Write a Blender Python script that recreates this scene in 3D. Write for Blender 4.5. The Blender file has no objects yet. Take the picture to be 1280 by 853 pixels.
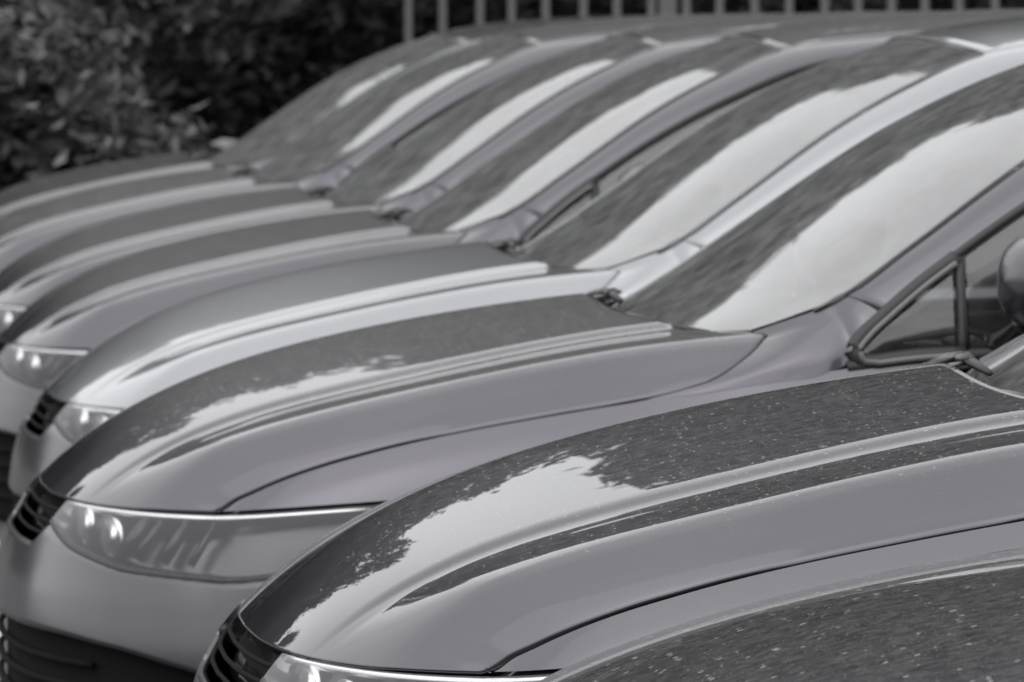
import bpy, math, random
import numpy as np
from mathutils import Vector, Matrix

# ------------------------------------------------------------------ camera, sky, light, exposure
S = bpy.context.scene
COL = S.collection
R = math.radians
F_PX, CAM_H, YH = 7400.0, 1.455, 38.0           # focal length in photo pixels, eye height, horizon row
cam_d = bpy.data.cameras.new('camera')
cam = bpy.data.objects.new('camera', cam_d)
COL.objects.link(cam)
cam_d.sensor_width = 36.0
cam_d.lens = F_PX / 1280.0 * 36.0
cam_d.clip_start = 0.1
cam_d.clip_end = 2500.0
cam.location = (0, 0, CAM_H)
cam.rotation_euler = (R(90) - math.atan((426.5 - YH) / F_PX), 0, 0)
cam_d.dof.use_dof = True
cam_d.dof.focus_distance = 6.95
cam_d.dof.aperture_fstop = 16.0
S.camera = cam

W = bpy.data.worlds.new('World')
S.world = W
W.use_nodes = True
wn = W.node_tree
wn.nodes.clear()
SUN_EL, SUN_ROT = R(52), R(200)
sky = wn.nodes.new('ShaderNodeTexSky')
sky.sky_type = 'NISHITA'
sky.sun_disc = False
sky.sun_elevation = SUN_EL
sky.sun_rotation = SUN_ROT
sky.dust_density = 4.0
hs = wn.nodes.new('ShaderNodeHueSaturation')
hs.inputs['Saturation'].default_value = 0.06
mixo = wn.nodes.new('ShaderNodeMix'); mixo.data_type = 'RGBA'
mixo.inputs['Factor'].default_value = 0.72      # cloud deck over the clear sky
tc = wn.nodes.new('ShaderNodeTexCoord')
cn = wn.nodes.new('ShaderNodeTexNoise'); cn.inputs['Scale'].default_value = 2.2; cn.inputs['Detail'].default_value = 5
cr = wn.nodes.new('ShaderNodeValToRGB')
cr.color_ramp.elements[0].position = 0.3; cr.color_ramp.elements[0].color = (16.0, 16.3, 16.8, 1)
cr.color_ramp.elements[1].position = 0.72; cr.color_ramp.elements[1].color = (21.5, 21.6, 21.8, 1)
bg = wn.nodes.new('ShaderNodeBackground'); bg.inputs['Strength'].default_value = 0.12
wo = wn.nodes.new('ShaderNodeOutputWorld')
wn.links.new(sky.outputs[0], hs.inputs['Color'])
wn.links.new(tc.outputs['Generated'], cn.inputs['Vector'])
wn.links.new(cn.outputs['Fac'], cr.inputs['Fac'])
wn.links.new(hs.outputs[0], mixo.inputs['A'])
wn.links.new(cr.outputs[0], mixo.inputs['B'])
wn.links.new(mixo.outputs['Result'], bg.inputs['Color'])
wn.links.new(bg.outputs[0], wo.inputs[0])

sd = bpy.data.lights.new('sun', 'SUN')
sd.energy = 0.5
sd.angle = R(70)
sd.color = (1.0, 0.985, 0.965)
sun = bpy.data.objects.new('sun', sd)
COL.objects.link(sun)
sdir = Vector((math.sin(SUN_ROT) * math.cos(SUN_EL), math.cos(SUN_ROT) * math.cos(SUN_EL), math.sin(SUN_EL)))
sun.rotation_euler = sdir.to_track_quat('Z', 'Y').to_euler()
sun.location = (0, 0, 30)

S.view_settings.view_transform = 'Standard'
S.view_settings.look = 'None'
S.view_settings.exposure = 0.0
S.view_settings.gamma = 1.0
S.view_settings.use_curve_mapping = False
S.cycles.max_bounces = 10
S.cycles.transparent_max_bounces = 12
S.cycles.glossy_bounces = 5
S.cycles.transmission_bounces = 8
S.cycles.caustics_reflective = False
S.cycles.caustics_refractive = False
S.cycles.sample_clamp_indirect = 6.0

# ------------------------------------------------------------------ materials
def mat(name):
    m = bpy.data.materials.new(name); m.use_nodes = True
    return m, m.node_tree, m.node_tree.nodes['Principled BSDF']

def simple(name, col, rough=0.5, metal=0.0, coat=0.0, spec=0.5, noise=0.0, nscale=40.0):
    m, t, b = mat(name)
    if not hasattr(col, '__len__'): col = (col, col, col)
    b.inputs['Base Color'].default_value = (*col, 1)
    b.inputs['Roughness'].default_value = rough
    b.inputs['Metallic'].default_value = metal
    b.inputs['Coat Weight'].default_value = coat
    b.inputs['Coat Roughness'].default_value = 0.03
    b.inputs['Specular IOR Level'].default_value = spec
    if noise:
        tcn = t.nodes.new('ShaderNodeTexCoord')
        n = t.nodes.new('ShaderNodeTexNoise'); n.inputs['Scale'].default_value = nscale; n.inputs['Detail'].default_value = 6
        mr = t.nodes.new('ShaderNodeMapRange')
        mr.inputs['To Min'].default_value = 1 - noise; mr.inputs['To Max'].default_value = 1 + noise
        mx = t.nodes.new('ShaderNodeMix'); mx.data_type = 'RGBA'; mx.blend_type = 'MULTIPLY'; mx.inputs['Factor'].default_value = 1
        mx.inputs['A'].default_value = (*col, 1)
        t.links.new(tcn.outputs['Object'], n.inputs['Vector'])
        t.links.new(n.outputs['Fac'], mr.inputs['Value'])
        t.links.new(mr.outputs[0], mx.inputs['B'])
        t.links.new(mx.outputs['Result'], b.inputs['Base Color'])
    return m

def paint(name, col, metal=0.85, rough=0.3, dust=1.0, coat_rough=0.0, film=0.0, tint=.34, speck=200.0):
    """metallic car paint under clear lacquer, with road dust: specks and a thin streaky film on faces that look up"""
    m, t, b = mat(name)
    N, L = t.nodes, t.links
    b.inputs['Metallic'].default_value = metal
    b.inputs['Roughness'].default_value = rough
    b.inputs['Coat Weight'].default_value = 1.0
    b.inputs['Coat IOR'].default_value = 1.5
    b.inputs['Coat Roughness'].default_value = coat_rough
    b.inputs['Specular Tint'].default_value = (tint, tint, tint * 1.02, 1)
    tcn = N.new('ShaderNodeTexCoord')
    info = N.new('ShaderNodeObjectInfo')
    off = N.new('ShaderNodeVectorMath'); off.operation = 'ADD'
    mulr = N.new('ShaderNodeMath'); mulr.operation = 'MULTIPLY'; mulr.inputs[1].default_value = 37.0
    L.new(info.outputs['Random'], mulr.inputs[0])
    L.new(tcn.outputs['Object'], off.inputs[0]); L.new(mulr.outputs[0], off.inputs[1])
    mp = N.new('ShaderNodeMapping'); mp.inputs['Scale'].default_value = (0.34, 1.0, 1.0)
    L.new(off.outputs[0], mp.inputs['Vector'])
    # specks
    vo = N.new('ShaderNodeTexVoronoi'); vo.inputs['Scale'].default_value = speck
    L.new(mp.outputs[0], vo.inputs['Vector'])
    sep = N.new('ShaderNodeSeparateColor'); L.new(vo.outputs['Color'], sep.inputs[0])
    rr = N.new('ShaderNodeMapRange'); rr.inputs['From Min'].default_value = 0.40; rr.inputs['From Max'].default_value = 1.0
    rr.inputs['To Min'].default_value = 0.0; rr.inputs['To Max'].default_value = 0.20
    L.new(sep.outputs[0], rr.inputs['Value'])
    lt = N.new('ShaderNodeMath'); lt.operation = 'LESS_THAN'
    L.new(vo.outputs['Distance'], lt.inputs[0]); L.new(rr.outputs[0], lt.inputs[1])
    # finer specks
    v2 = N.new('ShaderNodeTexVoronoi'); v2.inputs['Scale'].default_value = 560.0
    L.new(mp.outputs[0], v2.inputs['Vector'])
    s2 = N.new('ShaderNodeSeparateColor'); L.new(v2.outputs['Color'], s2.inputs[0])
    r2 = N.new('ShaderNodeMapRange'); r2.inputs['From Min'].default_value = 0.55; r2.inputs['From Max'].default_value = 1.0
    r2.inputs['To Min'].default_value = 0.0; r2.inputs['To Max'].default_value = 0.30
    L.new(s2.outputs[1], r2.inputs['Value'])
    l2 = N.new('ShaderNodeMath'); l2.operation = 'LESS_THAN'
    L.new(v2.outputs['Distance'], l2.inputs[0]); L.new(r2.outputs[0], l2.inputs[1])
    l2m = N.new('ShaderNodeMath'); l2m.operation = 'MULTIPLY'; l2m.inputs[1].default_value = 0.45
    L.new(l2.outputs[0], l2m.inputs[0])
    # streaky film
    mp2 = N.new('ShaderNodeMapping'); mp2.inputs['Scale'].default_value = (0.42, 1.0, 1.0)
    L.new(off.outputs[0], mp2.inputs['Vector'])
    n1 = N.new('ShaderNodeTexNoise'); n1.inputs['Scale'].default_value = 95.0; n1.inputs['Detail'].default_value = 8; n1.inputs['Roughness'].default_value = 0.72
    L.new(mp2.outputs[0], n1.inputs['Vector'])
    nr = N.new('ShaderNodeMapRange'); nr.inputs['From Min'].default_value = 0.38; nr.inputs['From Max'].default_value = 0.75
    nr.inputs['To Min'].default_value = film; nr.inputs['To Max'].default_value = 0.13 + film
    L.new(n1.outputs['Fac'], nr.inputs['Value'])
    mxm = N.new('ShaderNodeMath'); mxm.operation = 'MAXIMUM'
    L.new(lt.outputs[0], mxm.inputs[0]); L.new(l2m.outputs[0], mxm.inputs[1])
    mx2 = N.new('ShaderNodeMath'); mx2.operation = 'MAXIMUM'
    L.new(mxm.outputs[0], mx2.inputs[0]); L.new(nr.outputs[0], mx2.inputs[1])
    # dust settles on faces that look up
    geo = N.new('ShaderNodeNewGeometry'); sx = N.new('ShaderNodeSeparateXYZ'); L.new(geo.outputs['Normal'], sx.inputs[0])
    up = N.new('ShaderNodeMapRange'); up.interpolation_type = 'SMOOTHSTEP'
    up.inputs['From Min'].default_value = 0.75; up.inputs['From Max'].default_value = 0.985
    up.inputs['To Min'].default_value = 0.03; up.inputs['To Max'].default_value = dust
    L.new(sx.outputs[2], up.inputs['Value'])
    fac = N.new('ShaderNodeMath'); fac.operation = 'MULTIPLY'
    L.new(mx2.outputs[0], fac.inputs[0]); L.new(up.outputs[0], fac.inputs[1])
    # metal flake grain
    fl = N.new('ShaderNodeTexNoise'); fl.inputs['Scale'].default_value = 900.0; fl.inputs['Detail'].default_value = 2
    L.new(tcn.outputs['Object'], fl.inputs['Vector'])
    fr = N.new('ShaderNodeMapRange'); fr.inputs['To Min'].default_value = 0.8; fr.inputs['To Max'].default_value = 1.2
    L.new(fl.outputs['Fac'], fr.inputs['Value'])
    cm = N.new('ShaderNodeMix'); cm.data_type = 'RGBA'; cm.blend_type = 'MULTIPLY'; cm.inputs['Factor'].default_value = 1
    cm.inputs['A'].default_value = (*col, 1)
    L.new(fr.outputs[0], cm.inputs['B'])
    L.new(cm.outputs['Result'], b.inputs['Base Color'])
    df = N.new('ShaderNodeBsdfDiffuse'); df.inputs['Color'].default_value = (0.36, 0.36, 0.35, 1)
    ms = N.new('ShaderNodeMixShader')
    L.new(fac.outputs[0], ms.inputs[0]); L.new(b.outputs[0], ms.inputs[1]); L.new(df.outputs[0], ms.inputs[2])
    L.new(ms.outputs[0], N['Material Output'].inputs['Surface'])
    return m

def glass(name, tint=0.75, grime=0.05, rough=0.0):
    m, t, b = mat(name)
    N, L = t.nodes, t.links
    N.remove(b)
    tr = N.new('ShaderNodeBsdfTransparent'); tr.inputs[0].default_value = (tint, tint, tint * 1.01, 1)
    gl = N.new('ShaderNodeBsdfGlossy'); gl.inputs['Roughness'].default_value = rough; gl.inputs[0].default_value = (1, 1, 1, 1)
    fr = N.new('ShaderNodeFresnel'); fr.inputs['IOR'].default_value = 1.75
    m1 = N.new('ShaderNodeMixShader')
    L.new(fr.outputs[0], m1.inputs[0]); L.new(tr.outputs[0], m1.inputs[1]); L.new(gl.outputs[0], m1.inputs[2])
    df = N.new('ShaderNodeBsdfDiffuse'); df.inputs[0].default_value = (0.5, 0.5, 0.5, 1)
    tcn = N.new('ShaderNodeTexCoord')
    n1 = N.new('ShaderNodeTexNoise'); n1.inputs['Scale'].default_value = 14; n1.inputs['Detail'].default_value = 9; n1.inputs['Roughness'].default_value = 0.75
    mr = N.new('ShaderNodeMapRange'); mr.inputs['From Min'].default_value = 0.3; mr.inputs['From Max'].default_value = 0.75
    mr.inputs['To Min'].default_value = grime * 0.4; mr.inputs['To Max'].default_value = grime * 2.2
    L.new(tcn.outputs['Object'], n1.inputs['Vector']); L.new(n1.outputs['Fac'], mr.inputs['Value'])
    m2 = N.new('ShaderNodeMixShader')
    L.new(mr.outputs[0], m2.inputs[0]); L.new(m1.outputs[0], m2.inputs[1]); L.new(df.outputs[0], m2.inputs[2])
    L.new(m2.outputs[0], N['Material Output'].inputs['Surface'])
    return m

M = {}
M['grey_paint'] = paint('grey_metallic_paint', (0.070, 0.067, 0.077), film=.03)
M['silver_paint'] = paint('silver_metallic_paint', (0.25, 0.255, 0.266), dust=0.7, tint=.85, film=.06)
M['dark_paint'] = paint('dark_grey_metallic_paint', (0.06, 0.06, 0.066), dust=1.25, film=.02, speck=120.0)
M['dusty_paint'] = paint('dusty_grey_metallic_paint', (0.072, 0.068, 0.079), film=0.11, coat_rough=0.02)
M['satin_paint'] = paint('grey_bumper_paint', (0.055, 0.053, 0.060), coat_rough=0.22, rough=.4)
M['glass'] = glass('car_glass', 0.5, 0.11, 0.04)
M['side_glass'] = glass('side_glass', 0.5, 0.03)
M['rubber'] = simple('black_rubber', 0.02, 0.55)
M['plastic'] = simple('black_textured_plastic', 0.022, 0.6, noise=0.3, nscale=300)
M['gloss_black'] = simple('gloss_black_plastic', 0.012, 0.12)
M['liner'] = simple('black_liner', 0.006, 0.95, spec=.1)
M['chrome'] = simple('chrome', 0.75, 0.12, metal=1.0)
M['rim'] = simple('alloy', 0.45, 0.3, metal=0.9)
M['tyre'] = simple('tyre_rubber', 0.03, 0.8, noise=0.2, nscale=60)
M['seat'] = simple('grey_seat_cloth', 0.07, 0.9, noise=0.2, nscale=200)
M['dash'] = simple('dark_dashboard', 0.05, 0.6, noise=0.15, nscale=200)
M['trim_grey'] = simple('grey_rubber_trim', 0.12, 0.45)
M['red_lens'] = simple('red_lens', (0.25, 0.02, 0.02), 0.15)
M['reflector'] = simple('headlight_reflector', 0.8, 0.35, metal=1.0)
M['wiper'] = simple('wiper_black', 0.03, 0.28)
M['mirror'] = simple('mirror_face', 0.9, 0.02, metal=1.0)
def hazed():
    m, t, b = mat('hazed_headlight_cover')
    N, L = t.nodes, t.links
    N.remove(b)
    rf = N.new('ShaderNodeBsdfRefraction'); rf.inputs['IOR'].default_value = 1.02; rf.inputs['Roughness'].default_value = 0.5
    rf.inputs[0].default_value = (0.9, 0.9, 0.9, 1)
    gl = N.new('ShaderNodeBsdfGlossy'); gl.inputs['Roughness'].default_value = 0.32
    df = N.new('ShaderNodeBsdfDiffuse'); df.inputs[0].default_value = (0.52, 0.51, 0.55, 1)
    fr = N.new('ShaderNodeFresnel'); fr.inputs['IOR'].default_value = 1.22
    a = N.new('ShaderNodeMixShader'); c = N.new('ShaderNodeMixShader'); c.inputs[0].default_value = 0.1
    L.new(fr.outputs[0], a.inputs[0]); L.new(rf.outputs[0], a.inputs[1]); L.new(gl.outputs[0], a.inputs[2])
    L.new(a.outputs[0], c.inputs[1]); L.new(df.outputs[0], c.inputs[2])
    L.new(c.outputs[0], N['Material Output'].inputs['Surface'])
    return m
M['hazed'] = hazed()
M['lamp_grey'] = simple('lamp_housing_grey', 0.22, 0.3, metal=0.3)

# ------------------------------------------------------------------ mesh helpers
class MB:
    def __init__(s): s.v = []; s.f = []
    def add(s, verts, faces):
        o = len(s.v); s.v += [tuple(map(float, p)) for p in verts]; s.f += [tuple(i + o for i in f) for f in faces]
    OUT = False                                      # while True, open sheets are turned to face away from the car's core
    def grid(s, P, flip=False, closed=False):
        P = np.asarray(P, float); a, b = P.shape[:2]
        if MB.OUT and not closed:
            n = np.cross(P[1:, :-1] - P[:-1, :-1], P[1:, 1:] - P[:-1, :-1]); c = P[:-1, :-1]
            ref = np.stack([np.clip(c[..., 0], 0, 2.2), 0 * c[..., 1], 0 * c[..., 2] + .6], -1)
            flip = float(((c - ref) * n).sum()) < 0
        fs = []
        for i in range(a - 1):
            for j in range(b if closed else b - 1):
                k = (j + 1) % b
                q = (i * b + j, (i + 1) * b + j, (i + 1) * b + k, i * b + k)
                fs.append(q[::-1] if flip else q)
        s.add(P.reshape(-1, 3), fs)
    def box(s, c, d, rot=None):
        vs = []
        for x in (-1, 1):
            for y in (-1, 1):
                for z in (-1, 1):
                    p = Vector((x * d[0] / 2, y * d[1] / 2, z * d[2] / 2))
                    if rot is not None: p = rot @ p
                    vs.append((p.x + c[0], p.y + c[1], p.z + c[2]))
        s.add(vs, [(0, 1, 3, 2), (4, 6, 7, 5), (0, 4, 5, 1), (2, 3, 7, 6), (0, 2, 6, 4), (1, 5, 7, 3)])
    def tube(s, pts, r, n=8, caps=True):
        pts = [np.array(p, float) for p in pts]
        rs = r if hasattr(r, '__len__') else [r] * len(pts)
        rings = []
        for i, p in enumerate(pts):
            d = pts[min(i + 1, len(pts) - 1)] - pts[max(i - 1, 0)]
            d = d / (np.linalg.norm(d) + 1e-9)
            up = np.array((0, 0, 1.)) if abs(d[2]) < .9 else np.array((1., 0, 0))
            a = np.cross(d, up); a /= np.linalg.norm(a); b = np.cross(d, a)
            rings.append([p + rs[i] * (math.cos(t) * a + math.sin(t) * b) for t in np.linspace(0, 2 * math.pi, n, endpoint=False)])
        o = len(s.v)
        s.grid(rings, closed=True)
        if caps:
            s.f.append(tuple(range(o, o + n))); k = o + n * (len(pts) - 1); s.f.append(tuple(range(k + n - 1, k - 1, -1)))
    def mesh(s, name, m, smooth=True, weld=0.0):
        me = bpy.data.meshes.new(name)
        me.from_pydata(s.v, [], s.f)
        if smooth: me.polygons.foreach_set('use_smooth', [True] * len(me.polygons))
        me.materials.append(m)
        if weld:
            import bmesh
            bm = bmesh.new(); bm.from_mesh(me); bmesh.ops.remove_doubles(bm, verts=bm.verts, dist=weld); bm.to_mesh(me); bm.free()
        me.update()
        return me
    def build(s, name, m, parent=None, smooth=True, weld=0.0):
        o = bpy.data.objects.new(name, s.mesh(name, m, smooth, weld)); COL.objects.link(o)
        if parent is not None: o.parent = parent
        return o

def solidify(o, th, offset=-1, rim=True):
    md = o.modifiers.new('thickness', 'SOLIDIFY'); md.thickness = th; md.offset = offset; md.use_rim = rim
    return o

def tag(o, label=None, cat=None, group=None, kind=None):
    for k, v in (('label', label), ('category', cat), ('group', group), ('kind', kind)):
        if v: o[k] = v
    return o

def empty(name, loc=(0, 0, 0), rz=0):
    o = bpy.data.objects.new(name, None); COL.objects.link(o); o.location = loc; o.rotation_euler = (0, 0, rz)
    o.empty_display_size = 0.3
    return o

def pch(x, xs, ys):
    """monotone cubic interpolation (Fritsch-Carlson)"""
    xs = np.asarray(xs, float); ys = np.asarray(ys, float); x = np.asarray(x, float)
    h = np.diff(xs); d = np.diff(ys) / h
    m = np.zeros(len(xs))
    for i in range(1, len(xs) - 1):
        if d[i - 1] * d[i] > 0:
            w1 = 2 * h[i] + h[i - 1]; w2 = h[i] + 2 * h[i - 1]
            m[i] = (w1 + w2) / (w1 / d[i - 1] + w2 / d[i])
    m[0] = d[0]; m[-1] = d[-1]
    i = np.clip(np.searchsorted(xs, x, side='right') - 1, 0, len(xs) - 2)
    t = (x - xs[i]) / h[i]
    t = np.where(x < xs[0], t, np.where(x > xs[-1], t, np.clip(t, 0, 1)))
    lin = (x < xs[0]) | (x > xs[-1])
    h00 = 2 * t**3 - 3 * t**2 + 1; h10 = t**3 - 2 * t**2 + t; h01 = -2 * t**3 + 3 * t**2; h11 = t**3 - t**2
    y = h00 * ys[i] + h10 * h[i] * m[i] + h01 * ys[i + 1] + h11 * h[i] * m[i + 1]
    yl = np.where(x < xs[0], ys[0] + m[0] * (x - xs[0]), ys[-1] + m[-1] * (x - xs[-1]))
    return np.where(lin, yl, y)

def cat(pts, n):
    """smooth chord-length curve through points, n samples"""
    p = np.asarray(pts, float)
    c = np.concatenate([[0], np.cumsum(np.linalg.norm(np.diff(p, axis=0), axis=1) ** 0.8)]); c /= c[-1]
    t = np.linspace(0, 1, n)
    m = np.zeros_like(p)
    for i in range(len(p)):
        a, b = max(i - 1, 0), min(i + 1, len(p) - 1)
        if 0 < i < len(p) - 1:
            h0 = c[i] - c[i - 1]; h1 = c[i + 1] - c[i]
            d0 = (p[i] - p[i - 1]) / h0; d1 = (p[i + 1] - p[i]) / h1
            m[i] = (d0 * h1 + d1 * h0) / (h0 + h1)
        else: m[i] = (p[b] - p[a]) / (c[b] - c[a])
    i = np.clip(np.searchsorted(c, t, side='right') - 1, 0, len(c) - 2)
    h = (c[i + 1] - c[i])[:, None]; s = ((t - c[i]) / (c[i + 1] - c[i]))[:, None]
    return (2*s**3-3*s**2+1)*p[i] + (s**3-2*s**2+s)*h*m[i] + (-2*s**3+3*s**2)*p[i+1] + (s**3-s**2)*h*m[i+1]

def sstep(x): x = np.clip(x, 0, 1); return x * x * (3 - 2 * x)

def ruled(c0, c1, nv, bulge=0.0, nrm=None):
    """surface between two sampled curves, pushed out along its normal"""
    c0 = np.asarray(c0); c1 = np.asarray(c1)
    t = np.linspace(0, 1, nv)[None, :, None]
    P = c0[:, None, :] * (1 - t) + c1[:, None, :] * t
    if bulge:
        if nrm is None:
            du = np.gradient(P[:, nv // 2], axis=0); dv = c1 - c0
            n = np.cross(du, dv); n /= np.linalg.norm(n, axis=1, keepdims=True) + 1e-9
            n *= np.where(n[:, 1:2] > 0, -1, 1)      # outwards on the near (-y) side
            n = n[:, None, :]
        else: n = np.array(nrm)[None, None, :]
        P = P + n * bulge * 4 * t * (1 - t)
    return P

# ------------------------------------------------------------------ the car's shape
# car frame: x = rearwards from the middle of the bonnet's rear edge, y = -v (v is towards the camera), z up
def fit(pts, deg):
    p = np.array(pts); return np.polynomial.Polynomial.fit(p[:, 0], p[:, 1], deg)
hc = fit([(-.98, .660), (-.93, .712), (-.85, .766), (-.776, .808), (-.717, .835), (-.655, .859), (-.574, .884), (-.479, .909), (-.383, .929), (-.278, .946), (-.19, .960), (-.115, .972), (-.0, .984), (.1, .992), (.2, .998)], 5)
ct = fit([(-.925, .664), (-.845, .724), (-.745, .778), (-.68, .802), (-.59, .830), (-.5, .852), (-.37, .882), (-.2, .917), (-.02, .945), (.075, .958), (.2, .971), (.3, .98)], 5)
gp = fit([(-.79, .648), (-.74, .668), (-.62, .715), (-.54, .744), (-.49, .757), (-.4, .776), (-.27, .799), (-.16, .819), (-.06, .834), (.05, .852), (.2, .873), (.32, .891)], 4)
WT = 0.655                                              # height of the nose edge
# plan outline of the widest line, from the middle of the nose round the near side to the middle of the tail
PLAN = cat([(-1.07, 0), (-1.062, .2), (-1.03, .40), (-.98, .54), (-.915, .65), (-.82, .74), (-.70, .795), (-.52, .828), (-.25, .846), (.1, .85), (1.1, .855), (2.2, .85), (2.8, .815), (3.05, .74), (3.17, .60), (3.225, .4), (3.25, .2), (3.255, 0)], 900)
_seg = np.linalg.norm(np.diff(PLAN, axis=0), axis=1); ARC = np.concatenate([[0], np.cumsum(_seg)])
_tan = np.gradient(PLAN, axis=0); _tan /= np.linalg.norm(_tan, axis=1, keepdims=True)
NRM = np.stack([-_tan[:, 1], _tan[:, 0]], 1)            # outwards
SLEN = ARC[-1]
_mid = (PLAN[:, 0] > -.80) & (PLAN[:, 0] < 2.95)
def s_of_u(u): return np.interp(u, PLAN[_mid, 0], ARC[_mid])
_fr = PLAN[:, 0] < -.45
def s_of_v(v): return np.interp(v, PLAN[_fr, 1], ARC[_fr])
def u_of_s(s): return np.interp(s, ARC, PLAN[:, 0])
S_COR = float(s_of_u(-.78))
def wtop(s):
    s = np.asarray(s, float); u = u_of_s(s)
    side = np.where(u < .32, gp(np.clip(u, -.79, .32)), pch(u, [.32, .45, 1.5, 2.6, 3.0, 3.3], [.891, .905, .935, .965, .975, .975]))
    k = sstep((s - S_COR) / .06)
    return np.where(s < S_COR, WT, WT * (1 - k) + side * k) if True else side
DT = ([0, .012, .04, .09, .16, .25, .40, .52, .62, .80], [.088, .076, .053, .028, .009, .0, .0, .022, .05, .09])
def F(s, w, inset=0.0):
    """point of the body side at arc position s and height w"""
    s = np.asarray(s, float); w = np.asarray(w, float)
    dep = wtop(s) - w
    d = pch(dep, *DT)
    up_ = np.clip(1 - dep / .16, 0, 1)
    d = d * (1 - .40 * sstep((u_of_s(s) + .12) / .42) * up_) + inset
    x = np.interp(s, ARC, PLAN[:, 0]) - d * np.interp(s, ARC, NRM[:, 0])
    v = np.interp(s, ARC, PLAN[:, 1]) - d * np.interp(s, ARC, NRM[:, 1])
    return np.stack([x, -v, w + 0 * x], -1)
def fpatch(s0, s1, lo, hi, ns, nw, inset=0.0):
    s = np.linspace(s0, s1, ns); a = lo(s) if callable(lo) else np.full(ns, lo); b = hi(s) if callable(hi) else np.full(ns, hi)
    t = np.linspace(0, 1, nw)[None, :]
    Wg = b[:, None] * (1 - t) + a[:, None] * t
    return F(np.repeat(s[:, None], nw, 1), Wg, inset)
def mirror(P):
    Q = np.array(P, float).copy(); Q[..., 1] *= -1; return Q

GAP = 0.0045
# -- bonnet
K_V = [0, .12, .27, .40, .448, .462, .478, .500, .530, .590, .640, .655, .672, .70, .73, .76]
def hood_knots(u, flat=False):
    if flat:                                            # a plainer bonnet: a shallow crown and no pressed ridges
        c = hc(u); g = gp(u); e = c - .050; h = e - .010 - g
        return np.stack([c, c - .002, c - .008, c - .0165, c - .0205, c - .0217, c - .0232, c - .0253, c - .0282, c - .0348, c - .0435, c - .0462, e - .0005 - .002,
                         e - .010 - .28 * h, e - .010 - .60 * h, g], -1)
    c = hc(u); t = ct(u); s_ = t - .0235; g = gp(u)
    d = c - t
    h = s_ - .007 - g
    return np.stack([c, c - .22 * d, c - .58 * d, c - .885 * d, t - .0005, t - .004, t - .0115, t - .0155, t - .0178, t - .0200, s_ + .0008, s_ - .0015, s_ - .0085,
                     s_ - .007 - .30 * h, s_ - .007 - .62 * h, g], -1)
_edge = F(np.linspace(0, s_of_u(-.6), 200), wtop(np.linspace(0, s_of_u(-.6), 200)))
def uf(v):                                              # front edge of the bonnet above lateral place v
    return np.interp(v, -_edge[:, 1], _edge[:, 0])
def ur(v0):
    v0 = np.asarray(v0, float)
    a = .2 * (np.minimum(v0, .665) / .665) ** 3
    b = pch(np.clip((v0 - .665) / .095, 0, 1), [0, .3, .6, .85, 1.0], [.197, .172, .135, .085, -.02])
    return np.where(v0 <= .665, a, b)
def hood_grid(flat=False):
    vs = np.unique(np.concatenate([np.linspace(0, .44, 26), np.linspace(.44, .535, 20), np.linspace(.535, .635, 8), np.linspace(.635, .68, 12), np.linspace(.68, .76, 12)]))
    q = np.linspace(0, 1, 110) ** 1.25
    out = np.zeros((len(q), len(vs), 3))
    for j, v0 in enumerate(vs):
        u0 = float(uf(v0 * .9)); u1 = float(ur(v0)) - GAP * .5
        u = u0 + (u1 - u0) * q
        w = np.zeros(len(q))
        dec = (1 - q) ** 2.5
        for i in range(len(q)):
            kn = np.array([float(hood_knots(u[i] + (float(UFK[k]) - u0) * dec[i], flat)[k]) for k in range(len(K_V))])
            w[i] = pch(v0, K_V, kn)
            if v0 < .448 and not flat:
                w[i] = kn[0] + (kn[4] - kn[0]) * (math.sqrt(v0 * v0 + .03 ** 2) ** 1.10 - .03 ** 1.10) / (math.sqrt(.448 ** 2 + .03 ** 2) ** 1.10 - .03 ** 1.10)
        w0 = w[0]; w += (WT - .004 - w0) * np.clip(1 - (u - u0) / .16, 0, 1) ** 2
        tt = (u - u0) / (-.35 - u0)
        v = v0 * (.9 + .1 * sstep(tt)) * (1 + .05 * sstep((u + .1) / .3) * min(1, v0 / .5))
        out[:, j] = np.stack([u, -v, w], -1)
    # the lower side edge lies exactly on the body side's top line
    last = out[:, -1].copy()
    sv = np.linspace(0, s_of_u(.3), 1500); ev = F(sv, wtop(sv))
    sl = np.interp(last[:, 0], ev[:, 0], sv); tgt = F(sl, wtop(sl))
    k = 1.0
    dlt = (tgt - last) * k
    for j, v0 in enumerate(vs):
        out[:, j] += dlt * float(sstep((v0 - .60) / .16)) * np.array((0, 1, 1))
    return out
UFK = [uf(v * .9) for v in K_V]

HOOD = hood_grid()
HOOD_FLAT = hood_grid(True)

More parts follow.
